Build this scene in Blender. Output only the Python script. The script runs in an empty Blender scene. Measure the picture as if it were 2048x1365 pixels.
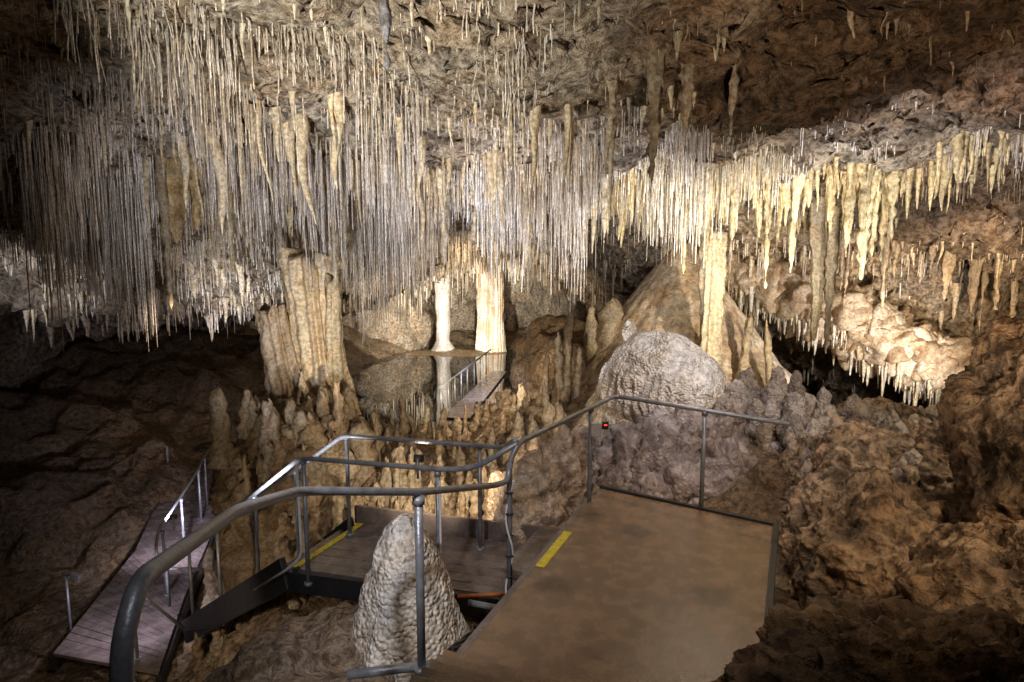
import bpy, math, random
import numpy as np
from mathutils import Vector, Matrix
rng=np.random.default_rng(7); random.seed(7)
scene=bpy.context.scene
# ------------------------------------------------------------------ noise
PT=rng.permutation(256); RV=rng.random(256)*2-1
def _h(i,j,k): return RV[PT[(PT[(PT[i&255]+j)&255]+k)&255]]
def vn(x,y,z):
    x,y,z=np.broadcast_arrays(np.asarray(x,float),np.asarray(y,float),np.asarray(z,float))
    i=np.floor(x).astype(int);j=np.floor(y).astype(int);k=np.floor(z).astype(int)
    u=x-i;v=y-j;w=z-k
    u=u*u*(3-2*u);v=v*v*(3-2*v);w=w*w*(3-2*w)
    def L(a,b,t): return a+(b-a)*t
    return L(L(L(_h(i,j,k),_h(i+1,j,k),u),L(_h(i,j+1,k),_h(i+1,j+1,k),u),v),
             L(L(_h(i,j,k+1),_h(i+1,j,k+1),u),L(_h(i,j+1,k+1),_h(i+1,j+1,k+1),u),v),w)
def fbm(x,y,z,s,o=4,g=.5):
    a=1.;t=0.;f=1./s
    for n in range(o):
        t=t+a*vn(x*f+17.3*n,y*f+5.1*n,z*f+9.7*n); a*=g; f*=2.03
    return t
def sst(a,b,x):
    t=np.clip((x-a)/(b-a),0,1); return t*t*(3-2*t)
# ------------------------------------------------------------------ mesh builder
class MB:
    def __init__(s): s.v=[];s.f=[];s.c=[];s.n=0
    def add(s,V,F,C):
        V=np.asarray(V,float).reshape(-1,3); C=np.asarray(C,float)
        if C.ndim==1: C=np.tile(C,(len(V),1))
        s.v.append(V); s.c.append(C)
        for A in F:
            A=np.asarray(A,int)
            if len(A): s.f.extend((A+s.n).tolist())
        s.n+=len(V)
    def obj(s,name,mat,smooth=True):
        me=bpy.data.meshes.new(name)
        V=np.concatenate(s.v); me.from_pydata(V.tolist(),[],s.f)
        at=me.color_attributes.new('Col','FLOAT_COLOR','POINT')
        C=np.concatenate(s.c); C4=np.concatenate([np.clip(C,0,1),np.ones((len(C),1))],1)
        at.data.foreach_set('color',C4.ravel().astype(np.float32))
        if smooth: me.polygons.foreach_set('use_smooth',[True]*len(me.polygons))
        me.update(); me.materials.append(mat)
        o=bpy.data.objects.new(name,me); scene.collection.objects.link(o); return o
def gridfaces(nr,nc,wrap=False):
    r=np.arange(nr-1)[:,None]; c=np.arange(nc if wrap else nc-1)[None,:]
    c2=(c+1)%nc
    a=r*nc+c;b=r*nc+c2;d=(r+1)*nc+c2;e=(r+1)*nc+c
    return np.stack([a,b,d,e],-1).reshape(-1,4)
def lathe(mb,cx,cy,z0,z1,rad,seg=32,rings=24,flute=0,nfl=9,amp=.05,ns=.3,lean=(0,0),col=(.5,.4,.25),col2=None,seed=0,sq=1.0,zj=0):
    t=np.linspace(0,1,rings)[:,None]; a=np.linspace(0,2*np.pi,seg,endpoint=False)[None,:]
    R=np.array([rad(tt) for tt in t[:,0]])[:,None]
    z=z0+(z1-z0)*t+0*a
    R=R*(1+flute*np.sin(nfl*a+1.5*np.sin(3*a+seed)+.8*np.sin(2*t*3+seed))+flute*.7*vn(np.cos(a)*nfl*.5+seed,np.sin(a)*nfl*.5,t*1.2))
    x=cx+lean[0]*t+R*np.cos(a); y=cy+lean[1]*t+R*sq*np.sin(a)
    n=fbm(x+seed*3.1,y,z,ns,4)
    x=x+amp*n*np.cos(a); y=y+amp*n*np.sin(a)
    if zj: z=z+zj*vn(np.cos(a)*2.5+seed,np.sin(a)*2.5,seed+0*t)*sst(.6,1,t)
    V=np.stack([x,y,z],-1).reshape(-1,3)
    m=np.clip(.5+.8*fbm(x*2+seed,y*2,z*.5,.35,3),0,1).reshape(-1,1)
    c=np.array(col); c2=np.array(col2 if col2 is not None else np.array(col)*.6)
    C=c*m+c2*(1-m)
    top=np.array([[cx+lean[0],cy+lean[1],z[-1].mean()+R[-1].mean()*.3]])
    V=np.concatenate([V,top]);C=np.concatenate([C,c[None]])
    k=(rings-1)*seg; ti=np.stack([k+np.arange(seg),k+(np.arange(seg)+1)%seg,np.full(seg,len(V)-1)],-1)
    mb.add(V,[gridfaces(rings,seg,True),ti],C)
def tubes(mb,x,y,z,L,r,sides=5,rings=4,pw=.3,tip=.6,wig=0.,rn=0.,col=(.7,.65,.55),cv=.15,up=-1,flat=1.):
    N=len(x); t=np.linspace(0,1,rings)[None,:,None]; a=np.linspace(0,2*np.pi,sides,endpoint=False)[None,None,:]
    sh=lambda q:np.asarray(q)[:,None,None]
    R=sh(r)*((1-t)**pw*(1-tip)+tip)
    if rn: R=R*(1+rn*(rng.random((N,rings,1))-.5)*2)*(1+rn*.6*(rng.random((N,rings,sides))-.5))
    ph=sh(rng.random(N)*6.28); w=sh(wig*rng.random(N))*sh(L)
    ox=w*(np.cos(ph)*t+.25*np.sin(t*7+ph*3)); oy=w*(np.sin(ph)*t+.25*np.cos(t*6+ph*2)-.25*np.cos(ph*2))
    fa=sh(rng.random(N)*3.14)
    dx=R*np.cos(a);dy=R*np.sin(a)*flat
    X=sh(x)+ox+dx*np.cos(fa)-dy*np.sin(fa); Y=sh(y)+oy+dx*np.sin(fa)+dy*np.cos(fa); Z=sh(z)+up*sh(L)*t+0*a
    V=np.stack([X,Y,Z+0*X],-1).reshape(-1,3)
    base=(np.arange(N)*rings*sides)[:,None,None]
    F=(gridfaces(rings,sides,True)[None]+base).reshape(-1,4)
    cap=((rings-1)*sides+np.arange(sides))[None,:]+base[:,0]
    col=np.asarray(col,float)
    if col.ndim==1: col=np.tile(col,(N,1))
    C=col*(1+cv*(rng.random((N,1))-.5)*2)
    C=np.repeat(C,rings*sides,0)
    mb.add(V,[F,cap],C)
# ------------------------------------------------------------------ materials
def rockmat(name,bump=.5,scale=1.,rough=(.35,.7),popcorn=0.,spec=.5,dist=.03,tint=.35,det=5,orange=(1.0,.88,.74),pscale=20,nr=.72):
    m=bpy.data.materials.new(name); m.use_nodes=True; nt=m.node_tree; N=nt.nodes; K=nt.links
    p=N['Principled BSDF']; at=N.new('ShaderNodeAttribute'); at.attribute_name='Col'
    tc=N.new('ShaderNodeNewGeometry')
    n1=N.new('ShaderNodeTexNoise'); n1.inputs['Scale'].default_value=9*scale; n1.inputs['Detail'].default_value=det; n1.inputs['Roughness'].default_value=nr
    n2=N.new('ShaderNodeTexNoise'); n2.inputs['Scale'].default_value=2.3*scale; n2.inputs['Detail'].default_value=2
    K.new(tc.outputs['Position'],n1.inputs['Vector']);K.new(tc.outputs['Position'],n2.inputs['Vector'])
    cr=N.new('ShaderNodeValToRGB'); cr.color_ramp.elements[0].position=.38; cr.color_ramp.elements[0].color=(1-tint*1.7,1-tint*1.8,1-tint*1.9,1)
    cr.color_ramp.elements[1].position=.60; cr.color_ramp.elements[1].color=(1.18,1.16,1.13,1)
    K.new(n1.outputs['Fac'],cr.inputs['Fac'])
    cr2=N.new('ShaderNodeValToRGB'); cr2.color_ramp.elements[0].position=.35; cr2.color_ramp.elements[0].color=(*orange,1)
    cr2.color_ramp.elements[1].position=.6; cr2.color_ramp.elements[1].color=(1,1,1,1)
    K.new(n2.outputs['Fac'],cr2.inputs['Fac'])
    m1=N.new('ShaderNodeMixRGB'); m1.blend_type='MULTIPLY'; m1.inputs[0].default_value=1
    m2=N.new('ShaderNodeMixRGB'); m2.blend_type='MULTIPLY'; m2.inputs[0].default_value=.8
    K.new(at.outputs['Color'],m1.inputs[1]);K.new(cr.outputs['Color'],m1.inputs[2])
    K.new(m1.outputs[0],m2.inputs[1]);K.new(cr2.outputs['Color'],m2.inputs[2]);K.new(m2.outputs[0],p.inputs['Base Color'])
    mr=N.new('ShaderNodeMapRange'); mr.inputs['To Min'].default_value=rough[0]; mr.inputs['To Max'].default_value=rough[1]
    mr.inputs['From Min'].default_value=.3; mr.inputs['From Max'].default_value=.7
    K.new(n2.outputs['Fac'],mr.inputs['Value']);K.new(mr.outputs[0],p.inputs['Roughness'])
    p.inputs['Specular IOR Level'].default_value=spec
    src=n1.outputs['Fac']
    if popcorn:
        vo=N.new('ShaderNodeTexVoronoi'); vo.feature='F1'; vo.inputs['Scale'].default_value=pscale
        K.new(tc.outputs['Position'],vo.inputs['Vector'])
        ma=N.new('ShaderNodeMath'); ma.operation='MULTIPLY_ADD'; ma.inputs[1].default_value=-popcorn
        K.new(vo.outputs['Distance'],ma.inputs[0]);K.new(n1.outputs['Fac'],ma.inputs[2]); src=ma.outputs[0]
    b=N.new('ShaderNodeBump'); b.inputs['Strength'].default_value=bump; b.inputs['Distance'].default_value=dist
    K.new(src,b.inputs['Height']); K.new(b.outputs[0],p.inputs['Normal'])
    return m
M_ceil=rockmat('limestone_ceiling',1.,1.1,(.5,.85),0,.3,.16,.42)
M_floor=rockmat('wet_cave_floor',1.,1.1,(.22,.6),.3,.5,.10,.40)
M_flow=rockmat('flowstone',.8,.9,(.16,.42),.55,.5,.035,.22,4,pscale=26,nr=.6)
M_dome=rockmat('white_flowstone',1.,1.2,(.25,.5),.9,.5,.03,.20,4,(1,.92,.82),30,.62)
M_form=rockmat('calcite_formations',.6,2.2,(.35,.6),0,.4,.03,.25,3)
M_boul=rockmat('boulder_rock',1.,1.0,(.4,.75),.12,.4,.10,.42,5,nr=.62)
def simple(name,col,rough=.5,metal=0,bump=0,bs=30,var=.0,vs=5,emit=None):
    m=bpy.data.materials.new(name); m.use_nodes=True; nt=m.node_tree; p=nt.nodes['Principled BSDF']
    p.inputs['Base Color'].default_value=(*col,1); p.inputs['Roughness'].default_value=rough; p.inputs['Metallic'].default_value=metal
    g=nt.nodes.new('ShaderNodeNewGeometry')
    if var:
        n=nt.nodes.new('ShaderNodeTexNoise'); n.inputs['Scale'].default_value=vs; n.inputs['Detail'].default_value=6; n.inputs['Roughness'].default_value=.6
        nt.links.new(g.outputs['Position'],n.inputs['Vector'])
        cr=nt.nodes.new('ShaderNodeValToRGB'); cr.color_ramp.elements[0].position=.32; cr.color_ramp.elements[1].position=.68
        cr.color_ramp.elements[0].color=(*[c*(1-var) for c in col],1); cr.color_ramp.elements[1].color=(*[min(1,c*(1+var*.5)) for c in col],1)
        nt.links.new(n.outputs['Fac'],cr.inputs['Fac']);nt.links.new(cr.outputs[0],p.inputs['Base Color'])
        mr=nt.nodes.new('ShaderNodeMapRange'); mr.inputs['To Min'].default_value=max(0.05,rough-.15); mr.inputs['To Max'].default_value=min(1,rough+.2)
        nt.links.new(n.outputs['Fac'],mr.inputs['Value']);nt.links.new(mr.outputs[0],p.inputs['Roughness'])
    if bump:
        n=nt.nodes.new('ShaderNodeTexNoise'); n.inputs['Scale'].default_value=bs; n.inputs['Detail'].default_value=3
        nt.links.new(g.outputs['Position'],n.inputs['Vector'])
        b=nt.nodes.new('ShaderNodeBump'); b.inputs['Strength'].default_value=bump; b.inputs['Distance'].default_value=.01
        nt.links.new(n.outputs['Fac'],b.inputs['Height']);nt.links.new(b.outputs[0],p.inputs['Normal'])
    if emit: p.inputs['Emission Color'].default_value=(*emit[:3],1); p.inputs['Emission Strength'].default_value=emit[3]
    return m
M_steel=simple('galvanised_steel',(.30,.31,.33),.35,.35,.25,60,.35,12)
M_ply=simple('coated_plywood',(.23,.145,.082),.24,0,.22,110,.38,7)
nt=M_ply.node_tree; p=nt.nodes['Principled BSDF']; src=p.inputs['Base Color'].links[0].from_socket
g=nt.nodes.new('ShaderNodeNewGeometry'); vo=nt.nodes.new('ShaderNodeTexVoronoi'); vo.inputs['Scale'].default_value=1.5
n=nt.nodes.new('ShaderNodeTexNoise'); n.inputs['Scale'].default_value=5; n.inputs['Detail'].default_value=4
ad=nt.nodes.new('ShaderNodeMixRGB'); ad.blend_type='ADD'; ad.inputs[0].default_value=.16
nt.links.new(g.outputs['Position'],n.inputs['Vector']);nt.links.new(g.outputs['Position'],ad.inputs[1]);nt.links.new(n.outputs['Color'],ad.inputs[2]);nt.links.new(ad.outputs[0],vo.inputs['Vector'])
cr=nt.nodes.new('ShaderNodeValToRGB'); cr.color_ramp.elements[0].position=.14; cr.color_ramp.elements[0].color=(.38,.36,.34,1); cr.color_ramp.elements[1].position=.30; cr.color_ramp.elements[1].color=(1,1,1,1)
nt.links.new(vo.outputs['Distance'],cr.inputs['Fac'])
mm=nt.nodes.new('ShaderNodeMixRGB'); mm.blend_type='MULTIPLY'; mm.inputs[0].default_value=.85
nt.links.new(src,mm.inputs[1]);nt.links.new(cr.outputs[0],mm.inputs[2]);nt.links.new(mm.outputs[0],p.inputs['Base Color'])
M_wood=simple('wet_boards',(.18,.14,.125),.24,0,.4,40,.5,5)
M_dark=simple('black_stringer',(.018,.017,.018),.5,0,.2,30,.3,5)
M_yel=simple('yellow_nosing',(.74,.60,.04),.6,0,.3,80,.4,25)
M_cabw=simple('white_conduit',(.6,.58,.56),.45,0,0,1,.2,20)
M_cabb=simple('black_cable',(.02,.02,.02),.45,0,0,1,.2,20)
M_org=simple('orange_conduit',(.6,.17,.03),.5,0,0,1,.2,20)
M_lens=simple('lamp_lens',(.8,.8,.9),.3,0,0,1,0,1,(.75,.75,1.,2.))
M_red=simple('red_led',(.6,.02,.01),.4,0,0,1,0,1,(1,.05,.02,2.))
M_water=simple('lake_water',(.008,.009,.008),.02,0,.05,2.5,0,1)
M_water.node_tree.nodes['Principled BSDF'].inputs['IOR'].default_value=1.5
# ------------------------------------------------------------------ terrain tables
def table(xs,ys,T):
    xs=np.array(xs,float);ys=np.array(ys,float);T=np.array(T,float)
    def f(x,y):
        x=np.clip(x,xs[0],xs[-1]-1e-6);y=np.clip(y,ys[0],ys[-1]-1e-6)
        i=np.searchsorted(xs,x,side='right')-1;j=np.searchsorted(ys,y,side='right')-1
        u=(x-xs[i])/(xs[i+1]-xs[i]);v=(y-ys[j])/(ys[j+1]-ys[j])
        return (T[i,j]*(1-u)+T[i+1,j]*u)*(1-v)+(T[i,j+1]*(1-u)+T[i+1,j+1]*u)*v
    return f
cx=[-16,-12,-8,-5,-2,1,4,7,10,14]
cy=[-5,-3,3,6,9,12,14,16,20,26,32,40]
CT=[[-7]*12,
[-7,1,2.4,2.0,1.4,.9,-.2,-1.5,-1.9,-3.2,-4,-7],
[-7,2,2.6,2.1,1.55,1.0,.1,-1.2,-1.6,-2.4,-3,-7],
[-7,2.5,2.7,2.15,1.6,1.0,.3,-.9,-1.3,-1.6,-2.0,-7],
[-7,2.6,2.7,2.15,1.6,1.05,.9,.7,.4,.0,-.5,-7],
[-7,2.6,2.7,2.2,1.6,1.05,.9,.7,.4,-.1,-.6,-7],
[-7,2.6,2.8,2.35,1.6,1.1,.9,.2,-.9,-2.5,-4,-7],
[-7,2.5,2.9,2.45,1.6,.95,-.2,-1.7,-3.2,-4.5,-5,-7],
[-7,2.,2.9,2.5,1.7,.6,-1.2,-2.6,-4.2,-5,-6,-7],
[-7,1,2,1.8,.6,-1,-3,-4.5,-6,-6,-7,-7]]
ctab=table(cx,cy,CT)
def ceil_base(x,y):
    w=fbm(x,y,3.3,4.,3)
    y2=y+.42*np.sin(2*np.pi*y/2.4+2.2*w)+.5*w
    x2=x+.9*fbm(x,y,8.8,3.5,2)
    z=ctab(x2,y2)
    z=z+.16*fbm(x,y,1.1,1.5,3)
    rg=1-2*np.abs(fbm(x+.6*y,y*1.8-.4*x,4.4,1.1,3))
    z=z-.14*rg*sst(-1,3,x)
    far=sst(12.3,14,y)*(sst(-2,-4,x)+sst(4,6,x))
    z=z+far*(.45*fbm(x,y,2.,.9,3)-.30*np.abs(fbm(x,y,7.,.4,3)))
    return z
def ceil_z(x,y):
    return ceil_base(x,y)+.085*fbm(x,y,6.,.45,4,.6)
fx=[-16,-12,-8,-5.5,-4,-2.6,-1,.5,2,3.5,5,7,12,16]
fy=[-5,2,4,5.5,7,9,11,14,18,22,30,36,40]
FT=[[-3]*13,
[-5,-5.2,-5.4,-5.5,-5.6,-5.5,-5.2,-4.4,-3.0,-2.5,-2.6,-2.8,-2.8],
[-4.5,-5,-5.4,-5.6,-5.7,-5.7,-5.6,-4.9,-3.4,-3,-3.4,-3,-3],
[-4,-4.6,-5.2,-5.5,-5.7,-5.7,-5.6,-5.3,-4.4,-4.8,-4.6,-3.5,-3],
[-3.2,-3.6,-4.4,-4.9,-5.3,-5.0,-3.8,-4.4,-5.0,-5.2,-5.2,-4,-3],
[-2.7,-2.8,-3.3,-3.8,-4.1,-3.6,-2.9,-3.9,-5.1,-5.2,-5.2,-4,-3],
[-2.6,-2.7,-2.9,-3.4,-3.8,-3.3,-3.35,-3.95,-5.2,-5.3,-5.2,-4.2,-3],
[-2.7,-2.7,-3.1,-3.3,-3.3,-2.8,-2.65,-3.0,-4.6,-5,-5,-4,-3],
[-2.9,-2.9,-3,-3,-2.9,-2.5,-2.3,-2.4,-3.2,-4,-4,-3,-3],
[-2.6,-2.6,-2.8,-2.8,-2.4,-2.3,-2.4,-2.7,-3.6,-4,-4,-4,-4],
[-2,-2.2,-2.3,-2.2,-2.2,-2.2,-2.7,-3.6,-4,-4.4,-4.5,-5,-5],
[-1.2,-1.5,-1.5,-1.5,-1.7,-2.4,-3.6,-4.2,-4.4,-5,-5,-5,-5],
[0,0,0,-.3,-.6,-1.2,-2.8,-4,-5,-5,-5,-5,-5],
[2]*13]
ftab=table(fx,fy,FT)
def floor_b(x,y):
    x2=x+.5*fbm(x,y,2.8,2.2,2); y2=y+.5*fbm(x,y,7.8,2.2,2)
    return ftab(x2,y2)
def floor_z(x,y):
    amp=.4+.6*sst(-7,-3,x)
    lum=np.abs(fbm(x,y,5.5,.7,2))
    lb=sst(-5,-8,x)
    return floor_b(x,y)+amp*(.12*fbm(x,y,2.2,.9,4)-.18*lum+.06)+ .06*fbm(x,y,.5,.22,3)*amp+lb*(.45*fbm(x*.6,y,3.,1.6,4)-.35*np.abs(fbm(x,y,13.,.8,3)))
def axis(segs):
    out=[]
    for a,b,s in segs: out.append(np.arange(a,b,s))
    return np.unique(np.round(np.concatenate(out),4))
# ceiling sheet
X=axis([(-16,-10,.12),(-10,9.5,.05),(9.5,14,.12)]);Y=axis([(-5,3,.3),(3,5,.1),(5,14.5,.045),(14.5,18,.08),(18,40.1,.18)])
GX,GY=np.meshgrid(X,Y)
Z=ceil_z(GX,GY)
lum=1-np.abs(fbm(GX,GY,12.,.28,3))
Z-=.06*lum
Z+=.05*fbm(GX,GY,1.,.13,2)-.05*np.abs(fbm(GX,GY,31.,.17,2))
DX=.16*fbm(GX,GY*1.0,Z*2.,.4,4,.6); DY=.16*fbm(GX+40,GY,Z*2.,.4,4,.6)
mixb=np.clip(sst(.3,2.6,GX+.8*fbm(GX,GY,1.,1.5,3))*(1-sst(8.3,9.6,GY+.4*fbm(GX,GY,2.,1.,2)))+.0,0,1)
mixb=np.maximum(mixb,.75*sst(4.5,7,GX)*sst(9,10.5,GY)*(1-sst(13.5,14.5,GY)))
pat=np.clip(.5+.8*fbm(GX,GY,3.,.9,4),0,1)
cream=np.array([.68,.61,.50]);brown=np.array([.30,.195,.12]);orange=np.array([.42,.29,.17])
C=cream*pat[...,None]+(cream*.5+orange*.5)*(1-pat[...,None])
C=C*(1-mixb[...,None])+(brown*(.5+1.*pat[...,None]))*mixb[...,None]
rs=(sst(11.5,14,GY)*sst(3,5,GX))[...,None]; C=C*(1-rs)+np.array([.52,.40,.26])*(.5+.9*pat[...,None])*rs
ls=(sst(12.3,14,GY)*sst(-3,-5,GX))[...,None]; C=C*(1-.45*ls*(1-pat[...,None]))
painted_pit=sst(.15,.7,fbm(GX+9,GY,3.,.35,3))  # dark of pits painted into the colour; the relief has none here
C=C*(1-.5*painted_pit[...,None])
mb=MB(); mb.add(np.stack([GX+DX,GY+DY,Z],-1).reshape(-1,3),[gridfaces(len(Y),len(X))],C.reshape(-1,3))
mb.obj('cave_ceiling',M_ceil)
# floor sheet
X=axis([(-16,-8,.10),(-8,6,.055),(6,16.1,.13)]);Y=axis([(-5,1.5,.3),(1.5,15,.06),(15,20,.10),(20,40.1,.2)])
GX,GY=np.meshgrid(X,Y); Z=floor_z(GX,GY)
DX=.1*fbm(GX,GY,Z,.5,3)
pat=np.clip(.5+.8*fbm(GX,GY,3.,1.3,4),0,1)[...,None]
br=np.array([.22,.145,.082]); tan=np.array([.44,.35,.24]); dk=np.array([.20,.145,.09])
lft=(sst(-4.5,-6.5,GX))[...,None]; rgt=sst(3.,4.2,GX)[...,None]
C=tan*pat+br*(1-pat); C=C*(1-lft)+dk*(.6+.6*pat)*lft; C=C*(1-rgt)+br*(.6+.6*pat)*rgt
mb=MB(); mb.add(np.stack([GX+DX,GY,Z],-1).reshape(-1,3),[gridfaces(len(Y),len(X))],C.reshape(-1,3))
mb.obj('cave_floor_ground',M_floor)
# ------------------------------------------------------------------ straws
def scatter(n,x0,x1,y0,y1,thr=-.3,sc=.7,seed=0.):
    x=rng.uniform(x0,x1,n);y=rng.uniform(y0,y1,n)
    k=fbm(x+seed,y,2.2+seed,sc,2)+rng.uniform(-.25,.25,n)>thr
    return x[k],y[k]
mb=MB()
def straws(n,x0,x1,y0,y1,l0,l1,r0=.005,r1=.010,thr=-.25,sc=.7,seed=0.,col=(.74,.70,.62),wig=.03,lf=None):
    x,y=scatter(n,x0,x1,y0,y1,thr,sc,seed)
    z=ceil_z(x,y)+.06
    cl=np.clip(.5+1.0*fbm(x,y,seed+3,.8,2),0.0,1.5)
    L=(l0+(l1-l0)*rng.random(len(x))**1.5)*(.22+.95*cl)
    r=rng.uniform(r0,r1,len(x))
    tone=np.clip(.6+.6*fbm(x+3,y,seed+8,.8,3),0,1)[:,None]
    cc=np.array(col)*tone+np.array([col[0]*.84,col[1]*.74,col[2]*.60])*(1-tone)
    tubes(mb,x,y,z,L,r,5,4,.5,.55,wig,.12,cc,.32)
straws(5800,-7.5,1.2,8.7,12.6,.45,1.75,.006,.013,-.22,.8,1.,col=(.83,.80,.75))
straws(1700,-9.,-1.0,6.6,8.7,.2,1.2,.005,.011,.0,.6,2.,col=(.80,.77,.72))
straws(2200,-6,1.5,4.6,7.6,.12,.6,.004,.010,.0,.45,3.,col=(.80,.77,.72),wig=.14)
straws(2600,.6,4.2,9.6,13.0,.3,1.15,.006,.013,-.15,.6,4.,col=(.82,.79,.70))
straws(2800,1.2,8.5,8.3,10.0,.12,.45,.005,.012,-.1,.4,5.,col=(.84,.82,.81))
straws(900,3.5,9.5,10.,13.0,.15,.5,.006,.012,0.,.4,6.,col=(.64,.53,.38))
straws(2600,-10.,-3.,12.5,17.5,.3,.8,.009,.018,-.15,.5,7.,col=(.82,.79,.75))
straws(1500,-5.,3.,13.,24.,.3,1.0,.010,.018,-.1,.8,8.)
straws(1000,-6.,2.,24.,33.,.4,1.2,.018,.035,-.2,.9,9.)
straws(1100,3.5,9.5,13.,18.5,.15,.5,.010,.02,.0,.5,10.,col=(.76,.70,.60))
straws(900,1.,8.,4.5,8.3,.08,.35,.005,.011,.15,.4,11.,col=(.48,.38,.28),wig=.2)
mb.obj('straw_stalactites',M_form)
# ------------------------------------------------------------------ carrot stalactites
mb=MB()
def carrots(n,x0,x1,y0,y1,l0,l1,r0,r1,col,thr=0.,seed=20.,flat=.7,wig=.1):
    x,y=scatter(n,x0,x1,y0,y1,thr,.7,seed); z=ceil_z(x,y)+.10
    L=rng.uniform(l0,l1,len(x))*rng.uniform(.5,1,len(x)); r=rng.uniform(r0,r1,len(x))*np.clip(L/l1+.3,.4,1.2)
    tubes(mb,x,y,z,L,r,9,12,.75,.08,wig,.25,col,.25,flat=flat)
yel=(.80,.67,.39); crm=(.76,.68,.52)
carrots(320,-7,1.5,7.5,12.5,.4,1.6,.03,.09,(.78,.67,.46),-.1,21)
carrots(480,-7,2,5,8.2,.12,.5,.015,.055,crm,-.1,22)
carrots(320,1.5,4.6,10.,12.8,.3,1.1,.03,.11,yel,-.2,23)
carrots(220,4.2,7.8,9.3,11.,.3,.9,.03,.10,yel,-.1,24)
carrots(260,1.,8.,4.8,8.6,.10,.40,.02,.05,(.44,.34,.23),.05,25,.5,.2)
carrots(340,-11,-3.2,12.8,17.5,.3,1.1,.04,.13,crm,-.2,26)
carrots(320,4,9.5,12,17.5,.2,.8,.03,.10,(.60,.48,.31),-.2,27)
carrots(90,-4,3,14,30,.4,1.2,.06,.15,crm,-.1,28)
carrots(320,1.5,8.,8.5,9.8,.08,.3,.015,.04,(.72,.68,.60),-.1,29)
def stal(x,y,ztip,r,col=yel,p=.7,fl=.15,n=7,seg=22,ztop=None,tipf=.05,sq=.7):
    zt=(float(ceil_z(np.array([x]),np.array([y]))[0])+.2) if ztop is None else ztop
    lathe(mb,x,y,ztip,zt,lambda t:r*(tipf+(1-tipf)*t**p)*(1+.12*math.sin(t*9+x*5)+.06*math.sin(t*23+y)),seg,40,fl,n,.03,.11,(.04*math.sin(x*9),0),col,None,x*3+y,sq)
stal(-2.7,8.0,1.36,.12,crm); stal(-.96,5.5,1.38,.06,(.4,.4,.42)); stal(-1.9,10,.68,.11); stal(-2.72,10.5,-.62,.16,crm,.9); stal(-2.6,10.6,-.3,.12,crm)
stal(-5.0,10,-.88,.09,(.6,.5,.33)); stal(-4.95,10.2,.1,.22,(.64,.48,.24),.6,.35,9); stal(-4.3,10.6,-.35,.10); stal(-5.3,10.4,.2,.12,(.64,.48,.24)); stal(-4.7,10.3,.3,.14,(.64,.48,.24))
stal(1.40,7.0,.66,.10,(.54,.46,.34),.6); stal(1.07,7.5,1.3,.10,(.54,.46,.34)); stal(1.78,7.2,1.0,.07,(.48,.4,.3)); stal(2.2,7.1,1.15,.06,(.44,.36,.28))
stal(3.25,11.5,-.3,.12,yel,.7,.25); stal(2.75,11.,-.38,.06); stal(3.6,11.3,.05,.12,yel,.7,.3); stal(4.0,11.2,.2,.10,yel,.7,.3); stal(3.0,11.2,.1,.1); stal(4.35,11.3,.15,.12)
stal(5.1,10,-.43,.15,yel,.7,.3,9); stal(5.28,10.1,-.15,.13,yel,.7,.3,9); stal(4.85,10.0,-.1,.11,yel,.7,.3); stal(4.65,10.1,.1,.08); stal(5.5,10.0,.1,.09); stal(5.0,9.9,.0,.12)
stal(5.35,12,-1.60,.15,(.72,.60,.4),.6,.28,7,sq=.5); stal(5.62,12.1,-1.8,.13,(.7,.58,.38),.7,.28,7,sq=.5); stal(5.5,12.2,-1.3,.16,(.7,.58,.38),.6,.3,7,sq=.5); stal(4.3,10.6,-.35,.08); stal(4.0,10.8,-.6,.06); stal(5.9,11,-.2,.10)
stal(1.4,10.5,.1,.09,crm); stal(.3,11.2,.2,.08); stal(-.6,10.8,.15,.08,crm); stal(-1.15,11.6,-.3,.12,crm); stal(-3.6,11.2,-.1,.1); stal(-6.2,9.4,.3,.12,crm); stal(-6.9,9.9,.1,.1,crm)
for k in range(13):
    a=6.2+k*.3; stal(a,12.9+.5*math.sin(k*2),-.4-1.2*random.random(),random.uniform(.05,.14),(.54,.41,.26),.7,.35,9)
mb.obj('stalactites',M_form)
# ------------------------------------------------------------------ columns
col_w=(.82,.79,.74)
mb=MB(); lathe(mb,-1.0,31,-4.7,-.2,lambda t:.58+.1*(1-t)**4,110,60,.07,22,.04,.5,(0,0),(.82,.76,.66),(.60,.44,.29),1); mb.obj('cave_column',M_form)
mb=MB(); lathe(mb,-3.15,31,-4.7,-.2,lambda t:.26+.45*max(0,1-t*7)**1.5+.12*t,36,40,.05,9,.04,.5,(0,0),col_w,None,2); mb.obj('cave_column',M_form)
mb=MB()
lathe(mb,-3.12,11,-2.7,-.15,lambda t:.38-.05*t+.09*t**3+.18*(1-t)**3,120,90,.12,15,.035,.2,(-.12,0),(.72,.61,.42),(.52,.40,.24),3,.8,.25)
lathe(mb,-3.5,10.8,-2.8,-1.0,lambda t:.34-.10*t,80,60,.13,11,.04,.2,(-.32,0),(.52,.42,.3),(.38,.29,.18),4,.7,.3)
lathe(mb,-2.82,10.8,-2.7,-.45,lambda t:.17-.07*t,40,40,.16,7,.03,.2,(.0,0),(.6,.5,.32),None,5,.8,.15)
mb.obj('fluted_cave_column',M_form)
mb=MB()
lathe(mb,3.50,12.0,-2.6,.3,lambda t:.13+.09*t+.10*(1-t)**3,70,60,.15,7,.04,.22,(0,0),(.66,.57,.40),None,6,.7); mb.obj('flowstone_column',M_form)
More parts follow.
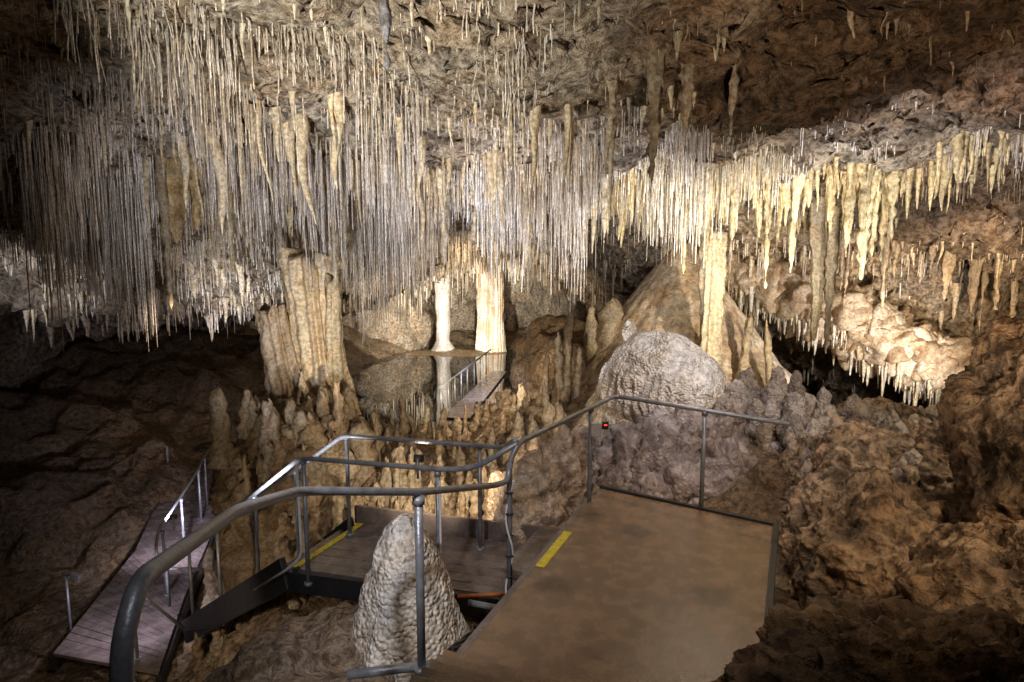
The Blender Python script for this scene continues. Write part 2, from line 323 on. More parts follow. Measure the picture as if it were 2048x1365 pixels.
# ------------------------------------------------------------------ cone + dome + flowstone body
mb=MB()
lathe(mb,3.60,14.4,-4.2,.14,lambda t:.10+3.8*(1-t)**.98*(1-.13*math.sin(3.1*t)),190,150,.012,23,.06,.6,(-.05,0),(.66,.56,.42),(.50,.38,.26),7)
mb.obj('cone_stalagmite',M_flow)
def blob(mb,c,r,col,amp=.06,ns=.35,drip=0,seg=90,rings=60,seed=0.,col2=None):
    th=np.linspace(.0,np.pi*.98,rings)[:,None]; a=np.linspace(0,2*np.pi,seg,endpoint=False)[None,:]
    nx=np.sin(th)*np.cos(a);ny=np.sin(th)*np.sin(a);nz=np.cos(th)+0*a
    s=1+drip*(.5+.5*np.sin(a*38+4*vn(a*5,th*3,seed)+2*th))*sst(.9,1.6,th)
    x=c[0]+r[0]*nx*s;y=c[1]+r[1]*ny*s;z=c[2]+r[2]*nz
    n=fbm(x+seed,y,z,ns,4)-1.2*np.abs(vn(x/ns*1.4+seed,y/ns*1.4,z/ns*1.4))+.5
    x=x+amp*n*nx;y=y+amp*n*ny;z=z+amp*n*nz
    m=np.clip(.5+.8*fbm(x,y,z+seed,.5,3),0,1).reshape(-1,1)
    c1=np.array(col);c2=np.array(col2) if col2 is not None else c1*.6
    mb.add(np.stack([x,y,z],-1).reshape(-1,3),[gridfaces(rings,seg,True)[:, ::-1]],c1*m+c2*(1-m))
mb=MB()
blob(mb,(2.05,8.75,-3.2),(1.55,1.5,1.08),(.40,.35,.34),.13,.32,0,190,120,1.,(.22,.17,.15))
def bodyz(x,y):
    q=1-((x-2.05)/1.55)**2-((y-8.75)/1.5)**2
    return -3.2+1.08*math.sqrt(q) if q>0 else None
for i in range(110):
    x=random.uniform(.7,3.4);y=random.uniform(7.1,8.4);zc=bodyz(x,y)
    if zc is None: continue
    r=random.uniform(.06,.19)
    blob(mb,(x,y,zc-.02),(r,r,r*random.uniform(1,1.9)),(.46,.41,.40),.035,.10,0,36,28,10+i,(.26,.21,.19))
mb.obj('flowstone_mound',M_flow)
mb=MB()
lathe(mb,1.78,9.25,-3.0,-1.30,lambda t:.28+.95*(1-t)**1.1,150,80,.02,23,.06,.35,(.05,0),(.58,.51,.41),(.44,.35,.25),2)
blob(mb,(1.98,9.0,-1.80),(.74,.68,.72),(.78,.74,.67),.05,.42,.07,240,130,3.,(.58,.51,.42))
blob(mb,(2.28,8.95,-1.88),(.56,.6,.62),(.78,.74,.67),.03,.2,.07,160,90,5.,(.58,.51,.42))
blob(mb,(1.62,9.35,-1.12),(.1,.1,.19),(.76,.70,.58),.02,.1,0,24,16,4.)
mb.obj('flowstone_dome',M_dome)
mb=MB()
for (x,y,z,r,h) in [(2.85,8.5,-1.95,.17,.30),(3.0,8.2,-2.05,.12,.24),(3.35,8.6,-2.0,.12,.36),(3.5,8.3,-2.1,.13,.33),(3.75,8.5,-2.1,.11,.3),(3.4,8.0,-2.25,.12,.32),(2.65,8.3,-2.05,.12,.24),(3.9,8.3,-2.2,.15,.3),(3.15,9.0,-1.9,.14,.34),(3.6,9.1,-1.95,.11,.42),(4.1,8.8,-2.1,.11,.3),(4.4,8.6,-2.15,.12,.3),(3.9,9.2,-2.,.1,.34),(3.2,8.3,-2.0,.1,.22),(3.65,8.0,-2.3,.13,.26),(4.2,8.2,-2.3,.12,.24),(4.0,7.8,-2.4,.12,.3),(3.3,7.7,-2.4,.11,.24),(4.6,8.3,-2.3,.12,.28)]:
    blob(mb,(x,y,z),(r,r,h),(.66,.62,.59),.035,.10,0,40,32,x*7,(.42,.37,.34))
    if r>.12: blob(mb,(x+.05,y-.05,z-h*.3),(r*1.25,r*1.2,h*.8),(.58,.54,.51),.04,.12,0,36,28,x*3,(.36,.31,.28))
mb.obj('knobby_stalagmites',M_dome)
mb=MB()
lathe(mb,-.74,4.6,-3.1,-1.84,lambda t:(.24*(1-t)**1.5+.262*math.sqrt(max(0,1-t**2.6)))+.010,160,130,.012,11,.025,.16,(-.02,0),(.80,.77,.72),(.62,.55,.46),11)
mb.obj('bullet_stalagmite',M_dome)
mb=MB()
blob(mb,(-1.1,4.5,-3.3),(1.1,.9,.6),(.44,.34,.25),.1,.25,0,150,80,12.)
mb.obj('limestone_mound',M_floor)
# hanging drapery along the lower edge of the back-right ceiling
mb=MB()
P0=Vector((4.7,15.7,-.45));P1=Vector((6.6,14.3,-1.6));P2=Vector((8.7,13.0,-2.9))
for k in range(40):
    t=k/39; a=P0.lerp(P1,t*2) if t<.5 else P1.lerp(P2,t*2-1)
    blob(mb,(a.x,a.y+.75,a.z+.45+random.uniform(-.1,.15)),(.42,.75,random.uniform(.38,.62)),(.58,.48,.35),.26,.35,0,60,44,200+k,(.34,.24,.14))
for k in range(420):
    t=random.random(); a=P0.lerp(P1,t*2) if t<.5 else P1.lerp(P2,t*2-1)
    L=random.uniform(.1,.55) if random.random()<.85 else random.uniform(.5,.9)
    rr=random.uniform(.012,.035)+L*.06; yy=a.y+random.uniform(-.05,.9)
    zt=a.z+.35
    lathe(mb,a.x+random.uniform(-.1,.1),yy,a.z+.12-L,zt,lambda q:rr*(.08+.92*q**.7),8,9,.15,5,.012,.1,(0,0),random.choice([(.80,.74,.62),(.70,.60,.44),(.78,.68,.46)]),None,k)
mb.obj('flowstone_drapery',M_form)
# ------------------------------------------------------------------ stalagmite masses
mb=MB()
def stag(x,y,h,r,col=(.5,.37,.2),z=None,sh=0.45,fl=.08):
    zb=(float(floor_z(np.array([x]),np.array([y]))[0])-.15) if z is None else z
    k=random.uniform(.15,.7); ph=random.random()*9; e=random.choice([4,6,10])
    lathe(mb,x,y,zb,zb+h+.15,lambda t:r*(1.2-k*t)*math.sqrt(max(0.004,1-t**e))*(1+.13*math.sin(t*8+ph)+.06*math.sin(t*21+ph*2))*(1+sh*(1-t)**3),18,28,fl,5,.45*r,max(.08,r*1.1),(random.uniform(-.12,.12)*h,0),col,None,x*5+y,1,.06)
cols=[(.50,.40,.26),(.40,.30,.19),(.58,.49,.35),(.44,.35,.25)]
blob(mb,(-3.15,10.1,-4.1),(1.15,1.5,1.65),(.36,.27,.17),.2,.35,0,130,90,71.,(.24,.17,.10))
def moundz(x,y):
    q=1-((x+3.15)/1.15)**2-((y-10.1)/1.5)**2
    return -4.1+1.65*math.sqrt(q) if q>0 else -9
for i in range(130):
    x=random.gauss(-3.0,.62);y=random.uniform(8.0,11.0)
    zb=max(moundz(x,y),float(floor_z(np.array([x]),np.array([y]))[0]))-.15
    stag(x,y,random.uniform(.08,1.0)*(.3+.7*random.random()),random.uniform(.04,.12),random.choice(cols),zb)
for i in range(50):
    x=random.gauss(-2.9,.6);y=random.uniform(8.0,10.6); r=random.uniform(.08,.2)
    zb=max(moundz(x,y),float(floor_z(np.array([x]),np.array([y]))[0]))
    blob(mb,(x,y,zb),(r,r,r*random.uniform(.8,1.8)),random.choice(cols),.05,.14,0,30,22,500+i)
for i in range(190):
    x=random.uniform(-2.4,1.4);y=random.uniform(7.6,14.6)
    hh=random.uniform(.06,.4)*(2.0 if random.random()<.22 else 1)
    stag(x,y,hh,random.uniform(.03,.10),random.choice(cols))
for i in range(50):
    x=random.uniform(-2.4,1.2);y=random.uniform(7.6,14.); r=random.uniform(.07,.2)
    zb=float(floor_z(np.array([x]),np.array([y]))[0])
    blob(mb,(x,y,zb),(r,r,r*random.uniform(.6,1.3)),random.choice(cols),.05,.14,0,28,20,600+i)
for i in range(80):
    x=random.uniform(-3.,.8);y=random.uniform(7.3,8.6)
    stag(x,y,random.uniform(.08,.55),random.uniform(.03,.08),random.choice(cols))
for (x,y,h,r) in [(1.87,14.,1.85,.20),(2.0,14.1,1.6,.15),(1.7,14.1,1.7,.12),(.85,12,1.35,.085),(.98,12.1,1.1,.075),(1.12,11.9,.9,.06),(.55,12.2,.95,.06),(4.7,12,1.9,.06),(4.15,12.3,1.6,.09),(1.15,15.5,2.6,.11),(-1.5,8.8,.8,.09),(-1.35,9.0,.7,.07),(-1.7,8.9,.6,.10),(-1.0,9.2,.55,.07),(-2.1,9.6,.9,.15),(-2.25,9.8,.7,.1)]:
    stag(x,y,h,r,(.54,.45,.31))
for (x,y,h,r) in [(-4.05,10.0,.9,.10),(-3.9,10.3,.7,.12),(-4.2,9.6,1.0,.1)]:
    stag(x,y,h,r,(.54,.44,.3),-3.1)
mb.obj('stalagmites',M_form)
mb=MB()
for (x,y,z,r,h) in [(.25,7.3,-2.85,.34,.65),(.5,7.4,-2.6,.18,.5),(.02,7.2,-2.9,.22,.5),(.15,7.0,-3.0,.26,.45),(.62,7.3,-2.8,.14,.6),(.75,7.6,-2.6,.12,.5),(.38,6.95,-3.0,.18,.4),(.6,7.75,-2.5,.13,.45),(.1,7.5,-2.7,.12,.6),(-.15,7.4,-2.9,.13,.4)]:
    blob(mb,(x,y,z),(r,r,h),(.58,.48,.38),.05,.13,0,60,50,x*9,(.40,.30,.21))
mb.obj('stalagmite_cluster',M_flow)
mb=MB()
blob(mb,(-6.3,33,-3.9),(2.6,2,2.6),(.46,.38,.28),.4,1.2,0,90,60,31.)
blob(mb,(-2.6,30.6,-4.80),(3.0,1.5,.28),(.48,.34,.19),.04,.8,0,90,40,32.)
blob(mb,(1.8,24,-4.2),(1.6,4,1.6),(.38,.28,.17),.3,1.,0,70,50,33.)
mb.obj('lake_shore_mound',M_floor)
# ------------------------------------------------------------------ boulders
def boulder(c,r,seed,col=(.28,.195,.125),seg=220,rings=160):
    mb=MB(); th=np.linspace(0.01,np.pi-.01,rings)[:,None]; a=np.linspace(0,2*np.pi,seg,endpoint=False)[None,:]
    nx=np.sin(th)*np.cos(a);ny=np.sin(th)*np.sin(a);nz=np.cos(th)+0*a
    q=np.random.default_rng(seed); R=np.full(nx.shape,1.25)
    for k in range(26):
        d=q.normal(size=3);d/=np.linalg.norm(d); dd=nx*d[0]+ny*d[1]+nz*d[2]+.05*fbm(nx+seed,ny,nz,.3,3)
        R=np.where(dd>.05,np.minimum(R,q.uniform(.72,1.0)/np.maximum(dd,.05)),R)
    n=fbm(nx*1.3+seed,ny*1.3,nz*1.3,.5,6,.55); pits=np.abs(fbm(nx*2+seed,ny*2,nz*2,.3,4,.5))
    R=R*(1+.10*n-.09*pits)
    x=c[0]+r[0]*R*nx;y=c[1]+r[1]*R*ny;z=c[2]+r[2]*R*nz
    m=np.clip(.5+.9*n,0,1).reshape(-1,1); c1=np.array(col)
    mb.add(np.stack([x,y,z],-1).reshape(-1,3),[gridfaces(rings,seg,True)[:, ::-1]],c1*(.5+1.*m))
    return mb.obj('boulder',M_boul)
boulder((1.55,2.25,-1.93),(.85,.6,.74),41)
boulder((2.75,3.2,-2.05),(.8,.8,.85),42)
boulder((4.3,5.0,-1.6),(1.0,1.1,1.1),43)
boulder((3.1,5.6,-2.7),(.75,1.2,.8),44,(.32,.23,.15))
boulder((3.6,7.0,-2.6),(.85,.9,.75),45,(.36,.27,.18))
boulder((5.3,8.6,-2.85),(1.1,1.0,.75),46,(.36,.27,.18))
boulder((2.5,4.3,-3.0),(.55,.8,.7),47,(.26,.18,.12))
boulder((4.5,6.9,-2.6),(.8,.8,.8),50,(.34,.25,.16))
boulder((-3.4,4.2,-3.9),(.5,.4,.35),48,(.25,.2,.15),60,44)
boulder((-4.9,7.2,-5.5),(.35,.35,.3),49,(.3,.24,.18),60,44)
mb=MB()
for i in range(80):
    x=random.uniform(3.0,5.0);y=random.uniform(6.4,9.0)
    zc=float(floor_z(np.array([x]),np.array([y]))[0])+.05
    r=random.uniform(.04,.11); blob(mb,(x,y,zc+.1),(r,r,r*2.2),(.52,.45,.36),.03,.10,0,24,20,60+i)
for i in range(110):
    x=random.uniform(-2.8,-.1);y=random.uniform(3.0,5.4); r=random.uniform(.02,.07)
    zc=float(floor_z(np.array([x]),np.array([y]))[0]); blob(mb,(x,y,zc+.02),(r,r,r*.8),(.52,.46,.39),.015,.08,0,16,12,160+i)
mb.obj('calcite_knobs',M_flow)
# ------------------------------------------------------------------ lake
def mesh_obj(name,V,F,mat,parent=None,bev=0):
    me=bpy.data.meshes.new(name); me.from_pydata([tuple(v) for v in V],[],F); me.update(); me.materials.append(mat)
    o=bpy.data.objects.new(name,me); scene.collection.objects.link(o)
    if parent: o.parent=parent
    if bev:
        b=o.modifiers.new('bevel','BEVEL'); b.width=bev; b.segments=2
    return o
mesh_obj('underground_lake',[(-7.5,15.5,-4.62),(1.5,15.5,-4.62),(2,35,-4.62),(-9,35,-4.62)],[(0,1,2,3)],M_water)
def prism(name,poly,z0,z1,mat,parent=None,bev=.006):
    n=len(poly); V=[(p[0],p[1],z0) for p in poly]+[(p[0],p[1],z1) for p in poly]
    F=[tuple(range(n))[::-1],tuple(range(n,2*n))]+[(i,(i+1)%n,(i+1)%n+n,i+n) for i in range(n)]
    return mesh_obj(name,V,F,mat,parent,bev)
def empty(name):
    e=bpy.data.objects.new(name,None); scene.collection.objects.link(e); return e
def beam(name,a,b,w,h,mat,parent=None,bev=.004):
    a=Vector(a);b=Vector(b); d=(b-a).normalized(); s=d.cross(Vector((0,0,1))).normalized(); u=s.cross(d)
    V=[p+s*(w/2*i)+u*(h/2*j) for p in(a,b) for i,j in((-1,-1),(1,-1),(1,1),(-1,1))]
    return mesh_obj(name,V,[(3,2,1,0),(4,5,6,7),(0,1,5,4),(1,2,6,5),(2,3,7,6),(3,0,4,7)],mat,parent,bev)
# ------------------------------------------------------------------ viewing platform
pf=empty('viewing_platform')
A=(.92,6.84);B=(2.35,5.86)
lf=lambda yy:(.92-.4137*(6.84-yy),yy); rt=lambda yy:(2.35-.4137*(5.86-yy),yy)
prism('deck_sheet',[lf(3.6),rt(2.2),B,A],-2.49,-2.45,M_ply,pf)
def lerp(a,b,t): return (a[0]+(b[0]-a[0])*t,a[1]+(b[1]-a[1])*t)
beam('edge_trim_rear',(*A,-2.47),(*B,-2.47),.05,.09,M_dark,pf); beam('edge_trim_side',(B[0]+.02,B[1],-2.49),(rt(3.)[0]+.02,3.,-2.49),.05,.12,M_dark,pf)
beam('edge_trim_left',(lf(6.8)[0]-.03,6.8,-2.52),(lf(3.6)[0]-.03,3.6,-2.52),.05,.13,M_wood,pf)
for i,yy in enumerate((6.3,5.2,4.2)):
    beam(f'joist_{i}',(*lf(yy),-2.58),(lf(yy)[0]+1.5,lf(yy)[1]-.9,-2.58),.07,.16,M_dark,pf)
mesh_obj('nosing',[(*lf(5.05),-2.444),(lf(5.05)[0]+.07,5.02,-2.444),(lf(5.72)[0]+.07,5.69,-2.444),(*lf(5.72),-2.444)],[(0,1,2,3)],M_yel,pf)
st=empty('platform_steps')
for k in range(6):
    y1=3.72-.3*k; z=-2.31+.16*k
    prism(f'tread_{k}',[(-.40,y1),(-.40,y1-.40),(.9,y1-1.0),(.9,y1-.6)],z-.05,z,M_ply,st)
    beam(f'riser_{k}',(-.38,y1-.04,z-.10),(.88,y1-.62,z-.10),.02,.10,M_dark,st)
# ------------------------------------------------------------------ landing + stairs + boardwalk
ld=empty('stair_landing')
L=[(-2.1,6.15),(.05,5.6),(.45,6.6),(-1.7,7.25)]
for k in range(7):
    t0=k/7;t1=(k+.95)/7
    prism(f'board_{k}',[lerp(L[0],L[3],t0),lerp(L[1],L[2],t0),lerp(L[1],L[2],t1),lerp(L[0],L[3],t1)],-3.05,-3.0,M_wood,ld,.004)
beam('kick_board',(-1.75,7.3,-2.92),(.48,6.65,-2.92),.04,.2,M_wood,ld); beam('front_beam',(-2.1,6.1,-3.1),(.05,5.55,-3.1),.06,.2,M_dark,ld)
mesh_obj('nosing',[(-2.1,6.17,-2.994),(-2.03,6.15,-2.994),(-1.63,7.2,-2.994),(-1.7,7.22,-2.994)],[(0,1,2,3)],M_yel,ld)
beam('step_board',(.02,5.62,-2.78),(.42,6.55,-2.78),.26,.04,M_wood,ld)
sr=empty('staircase')
n0=Vector((-2.15,6.15,-3.05));n1=Vector((-4.4,8.6,-5.1));f0=Vector((-1.75,7.2,-3.05));f1=Vector((-3.75,9.35,-5.1))
beam('stringer_near',n0,n1,.06,.30,M_dark,sr); beam('stringer_far',f0,f1,.06,.26,M_dark,sr)
for k in range(11):
    t=(k+.5)/11; a=n0.lerp(n1,t);b=f0.lerp(f1,t); d=(n1-n0); d.z=0; d.normalize()
    zz=a.z+.02
    prism(f'tread_{k}',[(a.x-d.x*.12,a.y-d.y*.12),(a.x+d.x*.12,a.y+d.y*.12),(b.x+d.x*.12,b.y+d.y*.12),(b.x-d.x*.12,b.y-d.y*.12)],zz-.04,zz,M_wood,sr)
bw=empty('boardwalk')
ctr=[((-5.85,8.1),(-4.3,7.7)),((-6.45,11.1),(-4.85,9.5)),((-7.0,12.7),(-5.55,12.2)),((-7.6,14.6),(-6.45,15.2))]
def path(t):
    t=t*(len(ctr)-1); i=min(int(t),len(ctr)-2); u=t-i
    return lerp(ctr[i][0],ctr[i+1][0],u),lerp(ctr[i][1],ctr[i+1][1],u)
NP=54
for i in range(NP):
    l0,r0=path(i/NP);l1,r1=path((i+.93)/NP)
    dz=random.uniform(-.004,.004)
    prism(f'plank_{i}',[l0,r0,r1,l1],-5.14+dz,-5.1+dz,M_wood,bw,0)
for side in(0,1):
    for i in range(3): beam(f'bearer_{side}_{i}',(*ctr[i][side],-5.24),(*ctr[i+1][side],-5.24),.08,.18,M_dark,bw)
fw=empty('far_boardwalk')
fp=[((-1.9,18.4),(-1.15,18.3)),((-1.4,21.5),(-.75,21.3)),((-.75,25.6),(-.2,25.5))]
for i in range(2):
    for k in range(14):
        a=k/14;b=(k+.94)/14
        prism(f'plank_{i}_{k}',[lerp(fp[i][0],fp[i+1][0],a),lerp(fp[i][1],fp[i+1][1],a),lerp(fp[i][1],fp[i+1][1],b),lerp(fp[i][0],fp[i+1][0],b)],-4.58,-4.55,M_wood,fw,0)
# ------------------------------------------------------------------ tubes / rails
def roundp(P,r=.12,n=5):
    P=[Vector(p) for p in P]; out=[P[0]]
    for i in range(1,len(P)-1):
        a,b,c=P[i-1],P[i],P[i+1]; d1=(a-b);d2=(c-b); rr=min(r,d1.length*.45,d2.length*.45)
        s=b+d1.normalized()*rr;e=b+d2.normalized()*rr
        for k in range(n+1):
            t=k/n; out.append(s*(1-t)**2+b*2*t*(1-t)+e*t*t)
    out.append(P[-1]); return out
def pipe(name,P,rad,mat,parent=None,r=.12,sides=12):
    Q=roundp(P,r) if len(P)>2 else [Vector(p) for p in P]
    V=[];F=[];pn=None
    for i,q in enumerate(Q):
        d=(Q[min(i+1,len(Q)-1)]-Q[max(i-1,0)]).normalized()
        if pn is None: pn=d.orthogonal().normalized()
        pn=(pn-d*pn.dot(d)).normalized(); bn=d.cross(pn)
        for k in range(sides):
            an=2*math.pi*k/sides; V.append(q+(pn*math.cos(an)+bn*math.sin(an))*rad)
    for i in range(len(Q)-1):
        for k in range(sides): F.append((i*sides+k,i*sides+(k+1)%sides,(i+1)*sides+(k+1)%sides,(i+1)*sides+k))
    F.append(tuple(range(sides))[::-1]);F.append(tuple(range((len(Q)-1)*sides,len(Q)*sides)))
    o=mesh_obj(name,V,F,mat,parent)
    o.data.polygons.foreach_set('use_smooth',[len(f)==4 for f in F]); return o
def post(nm,x,y,zt,zb,par,r=.021,foot=True):
    pipe(nm,[(x,y,zb),(x,y,zt)],r,M_steel,par)
    pipe(nm+'_clamp',[(x,y,zt-.05),(x,y,zt-.005)],r*1.4,M_steel,par)
    if foot: pipe(nm+'_foot',[(x,y,zb-.005),(x,y,zb+.03)],r*1.9,M_steel,par)
RR=.022
h=empty('platform_handrail')
pipe('top_rail',[(2.42,5.78,-1.5),(1.07,6.94,-1.5),(.05,5.1,-1.47),(-.02,5.08,-1.62),(-.02,5.08,-2.85)],RR,M_steel,h,.1)
post('post_1',.76,6.45,-1.5,-2.6,h); post('post_2',1.82,6.3,-1.5,-2.55,h)
pipe('base_rail',[(-.02,5.08,-2.83),(-.35,5.2,-2.83)],.025,M_steel,h)
h2=empty('landing_handrail')
pipe('front_rail',[(.05,5.1,-1.47),(-.30,5.35,-1.75),(-.55,5.45,-1.80),(-1.92,6.0,-1.87),(-4.45,8.75,-4.05),(-4.75,8.9,-4.1),(-4.75,8.9,-4.9)],RR,M_steel,h2,.15)
pipe('rear_rail',[(.03,5.3,-1.5),(-.08,6.35,-1.88),(-.34,6.5,-1.9),(-1.74,6.85,-1.9),(-4.4,9.75,-4.1),(-4.6,9.9,-5.0)],RR,M_steel,h2,.12)
post('post_f1',-.62,5.5,-1.82,-3.1,h2);post('post_f2',-1.90,6.02,-1.88,-3.1,h2);post('post_r1',-.32,6.55,-1.9,-3.0,h2);post('post_r2',-1.72,6.9,-1.9,-3.0,h2)
for k,t in enumerate((.3,.62,.92)):
    a=Vector((-1.92,6.0,-1.87)).lerp(Vector((-4.45,8.75,-4.05)),t); post(f'post_sf{k}',a.x,a.y,a.z,a.z-1.1,h2)
    a=Vector((-1.74,6.85,-1.9)).lerp(Vector((-4.4,9.75,-4.1)),t); post(f'post_sr{k}',a.x,a.y,a.z,a.z-1.1,h2)
h3=empty('step_handrail')
pipe('top_rail',[(-.02,5.06,-1.62),(-.03,5.0,-1.74),(-.12,4.85,-1.72),(-.53,3.72,-1.36),(-.97,3.0,-1.09),(-.93,2.2,-.87),(-.80,1.38,-.70),(-.79,1.28,-.8),(-.79,1.27,-2.0)],.022,M_steel,h3,.12)
post('post_1',-.53,3.72,-1.38,-2.45,h3,.025)
pipe('base_bar',[(-.95,3.65,-2.43),(-.45,3.75,-2.43)],.028,M_steel,h3)
h4=empty('boardwalk_handrail')
pipe('top_rail',[(-6.35,13.9,-4.1),(-5.9,12.4,-4.1),(-5.15,9.5,-4.05),(-5.0,9.1,-4.15),(-4.95,9.1,-4.45),(-4.4,9.2,-4.5)],RR,M_steel,h4,.15)
for k,(x,y) in enumerate([(-6.35,13.9),(-6.1,13.1),(-5.9,12.4),(-5.5,10.9),(-5.15,9.6)]): post(f'post_{k}',x,y,-4.1,-5.12,h4)
pipe('left_post',[(-7.45,14.3,-5.1),(-7.45,14.3,-4.2)],.02,M_steel,h4)
post('near_post',-4.72,8.0,-4.15,-5.12,h4); pipe('near_brace',[(-4.72,8.0,-4.15),(-4.3,8.35,-4.9)],.02,M_steel,h4)
lp=empty('path_lamp')
pipe('stake',[(-6.15,8.9,-5.6),(-6.15,8.9,-4.45)],.018,M_steel,lp); pipe('arm',[(-6.15,8.9,-4.46),(-6.02,8.88,-4.42)],.014,M_steel,lp)
beam('head',(-6.05,8.88,-4.42),(-5.93,8.86,-4.46),.07,.06,M_steel,lp)
h5=empty('far_boardwalk_handrail')
fr=[(-2.0,18.4,-3.75),(-1.48,21.5,-3.75),(-.82,25.6,-3.75)]
pipe('rail',fr,.028,M_steel,h5)
for i in range(2):
    for k in range(4):
        p=Vector(fr[i]).lerp(Vector(fr[i+1]),k/4+.05); pipe(f'post_{i}{k}',[p,p-Vector((0,0,.8))],.024,M_steel,h5)
cb=empty('cables')
pts=[(-.02+.03*math.cos(t*.9),5.05+.03*math.sin(t*.9)-.0,-1.75-t*.085) for t in range(13)]
pipe('post_conduit',pts,.009,M_cabw,cb,.05,6)
for k in range(6):
    z=-1.85-k*.17; pipe(f'tie_{k}',[(-.05,5.04,z),(.01,5.04,z)],.008,M_cabb,cb,.05,6)
pipe('white_conduit',[(-1.95,5.98,-1.95),(-1.93,5.95,-2.8),(-2.1,6.0,-2.95),(-2.6,6.5,-3.4)],.014,M_cabw,cb,.1,8)
pipe('mid_conduit',[(-.60,5.47,-1.9),(-.6,5.45,-3.0),(-.5,5.4,-3.1)],.010,M_cabw,cb,.1,8)
for k in range(5):
    P=[]
    for i in range(9):
        t=i/8; x=-.1-.45*t+.06*math.sin(i*2+k*2); y=5.0-1.25*t+.08*math.cos(i*1.7+k); 
        P.append((x+.03*k,y,-2.76+.24*t+.04*math.sin(i*3+k)))
    pipe(f'ground_cable_{k}',P,.011,M_cabb,cb,.08,7)
pipe('orange_conduit',[(-.45,5.3,-2.83),(.0,5.4,-2.86)],.014,M_org,cb)
pipe('stair_cable',[(-2.0,6.05,-2.95),(-3.,7.1,-3.95),(-3.6,7.7,-4.5),(-4.3,8.45,-5.0)],.02,M_cabb,cb)
bx=empty('control_box')
beam('housing',(.80,6.40,-1.70),(.80,6.33,-1.70),.09,.13,M_cabw,bx); beam('indicator',(.89,6.36,-1.66),(.89,6.33,-1.66),.06,.07,M_dark,bx)
beam('led',(.89,6.325,-1.65),(.89,6.32,-1.65),.03,.015,M_red,bx)
# ------------------------------------------------------------------ lights
def spot(loc,tgt,W,col,ang=90,blend=.6,rad=.08,fix=False,name='flood_or_fill'):  # fix builds a fixture; other spots are unseen, several added as fill
    loc=Vector(loc);d=(Vector(tgt)-loc).normalized()
    l=bpy.data.lights.new(name+'_lamp','SPOT'); l.energy=W;l.color=col;l.spot_size=math.radians(ang);l.spot_blend=blend;l.shadow_soft_size=rad
    o=bpy.data.objects.new(name+'_lamp',l); scene.collection.objects.link(o)
    o.location=loc+d*(rad+.02); o.rotation_euler=d.to_track_quat('-Z','Y').to_euler()
    if fix:
        e=empty(name)
        s=d.cross(Vector((0,0,1))).normalized(); u=s.cross(d)
        bk=loc-d*.07
        V=[];
        for (p,w) in((bk,.03),(loc-d*.02,.05),(loc-d*.005,.05)):
            V+=[p+s*(w*i)+u*(w*.75*j) for i,j in((-1,-1),(1,-1),(1,1),(-1,1))]
        F=[(3,2,1,0),(8,9,10,11)]+[(a+i,a+(i+1)%4,a+4+(i+1)%4,a+4+i) for a in(0,4) for i in range(4)]
        mesh_obj('housing',V,F,M_dark,e,.004)
        w=.04; mesh_obj('lens',[loc+s*(w*i)+u*(w*.75*j) for i,j in((-1,-1),(1,-1),(1,1),(-1,1))],[(0,1,2,3)],M_lens,e)
        pipe('bracket',[bk,bk-Vector((0,0,.2))],.012,M_steel,e)
        o.parent=e
    return o
COOL=(.90,.90,1.);WH=(1,.96,.88);WARM=(1,.83,.63);AMB=(1,.77,.54)
spot((-2.6,5.4,-2.6),(-2.6,10.4,.9),880,COOL,84,1.)
spot((-.2,7.9,-2.5),(.6,11.,.8),820,COOL,84,.8)
spot((-1.9,2.6,-1.9),(-1.3,7.0,2.1),1900,WH,56,1.,.08)
spot((2.7,8.3,-1.0),(3.0,11.8,.8),420,(1,.95,.84),90,.7)
spot((4.3,7.2,-1.3),(5.6,9.9,1.1),620,COOL,90,.8)
spot((4.6,8.6,-1.6),(4.9,10.5,.2),260,(1,.93,.76),80,.8)
spot((1.4,2.8,-1.4),(4.0,7.,2.2),560,WARM,84,1.,.06)
spot((-1.2,24.5,-4.2),(-2.0,31,-2.4),3000,WH,75,.6)
spot((-6.2,12.3,-4.1),(-5.6,15.0,-1.4),800,(.94,.93,1),58,.8)
spot((-8.8,11.2,-4.2),(-10.2,14.2,-.9),800,COOL,45,.8)
spot((-5.2,10.4,-3.6),(-5.0,13.8,-.2),200,WH,60,.9)
spot((7.2,10.9,-2.3),(6.6,15,-1.6),620,(.97,.96,1),100,.7)
spot((4.5,8.0,-1.0),(3.7,13.6,-1.2),1100,(1,.89,.72),50,.8)
spot((7.0,9.4,-1.2),(8.6,13.5,-.6),700,WARM,75,.8)
spot((-1.2,7.0,-2.0),(-3.2,11,-1.1),420,(1,.92,.78),36,1.)
spot((3.0,5.0,1.6),(1.95,9.0,-1.55),640,(.94,.92,1.),30,1.,.06)  # added overhead without a source, to brighten the dome
spot((2.0,4.2,1.9),(2.4,7.9,-2.3),240,(.86,.84,1.),56,1.,.08)
spot((.6,1.6,2.1),(1.2,5.3,-2.45),200,AMB,70,1.,.1)
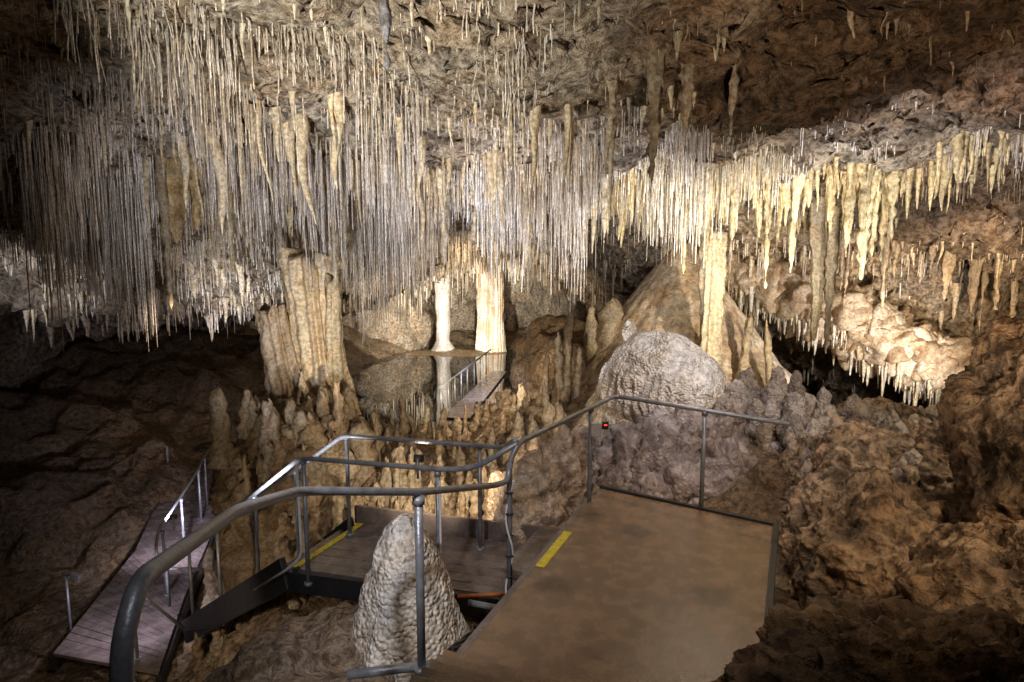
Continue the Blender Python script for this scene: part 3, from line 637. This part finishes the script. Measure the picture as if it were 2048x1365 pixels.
spot((2.2,7.2,.9),(1.5,5.8,-2.45),130,WARM,70,1.,.06)
spot((-.9,6.4,-2.0),(-.6,10.5,-3.2),280,WARM,100,.8,.05,True)
spot((-.2,10.5,-1.6),(-.9,14.0,-3.6),180,WARM,90,.8)
spot((-5.05,9.75,-3.95),(-6.3,13.0,-5.1),420,(.80,.77,1),100,.8,.05,True)
spot((-4.9,8.3,-4.0),(-5.2,8.8,-5.1),70,(.80,.77,1),120,.8,.05)
spot((-1.2,1.2,.6),(-.8,4.8,-2.2),400,(.92,.92,1),44,1.,.06)  # unseen camera-side fill on the near stalagmite
spot((.1,.4,1.7),(-.9,2.6,-1.),45,(.9,.9,1),80,.9,.1)  # unseen fill added because the near rail was too dark
spot((-3.6,5.2,-3.2),(-4.,8.,-4.6),110,WARM,110,.9)
spot((-.3,20.5,-3.0),(-1.,21.5,-4.5),260,(.66,.70,1),120,.8)
spot((.0,15.5,-3.3),(-3,26,-1.),2300,WARM,90,.8)  # added to light the ceiling over the lake so its reflection shows
spot((-4.8,27,-3.8),(-5.8,32.5,-2.6),900,WH,90,.8)
spot((2.6,.6,.9),(3.8,5.8,-1.9),440,AMB,66,1.,.08)
spot((5.6,5.4,.6),(4.2,7.8,-2.4),200,WARM,90,1.,.06)
spot((-4.6,9.0,-.8),(-7.5,16.5,-3.),260,AMB,50,1.,.12)  # soft fill added for the left bank, no fixture
# ------------------------------------------------------------------ world / camera
w=bpy.data.worlds.new('World'); scene.world=w; w.use_nodes=True
w.node_tree.nodes['Background'].inputs[0].default_value=(.5,.45,.5,1); w.node_tree.nodes['Background'].inputs[1].default_value=.01
cam=bpy.data.cameras.new('camera'); cam.lens=24; cam.sensor_width=36; cam.clip_start=.05; cam.clip_end=200
co=bpy.data.objects.new('camera',cam); scene.collection.objects.link(co); co.location=(0,0,0); co.rotation_euler=(math.radians(90-7.6),0,0)
scene.camera=co
scene.view_settings.view_transform='Standard'; scene.view_settings.look='None'; scene.view_settings.exposure=0
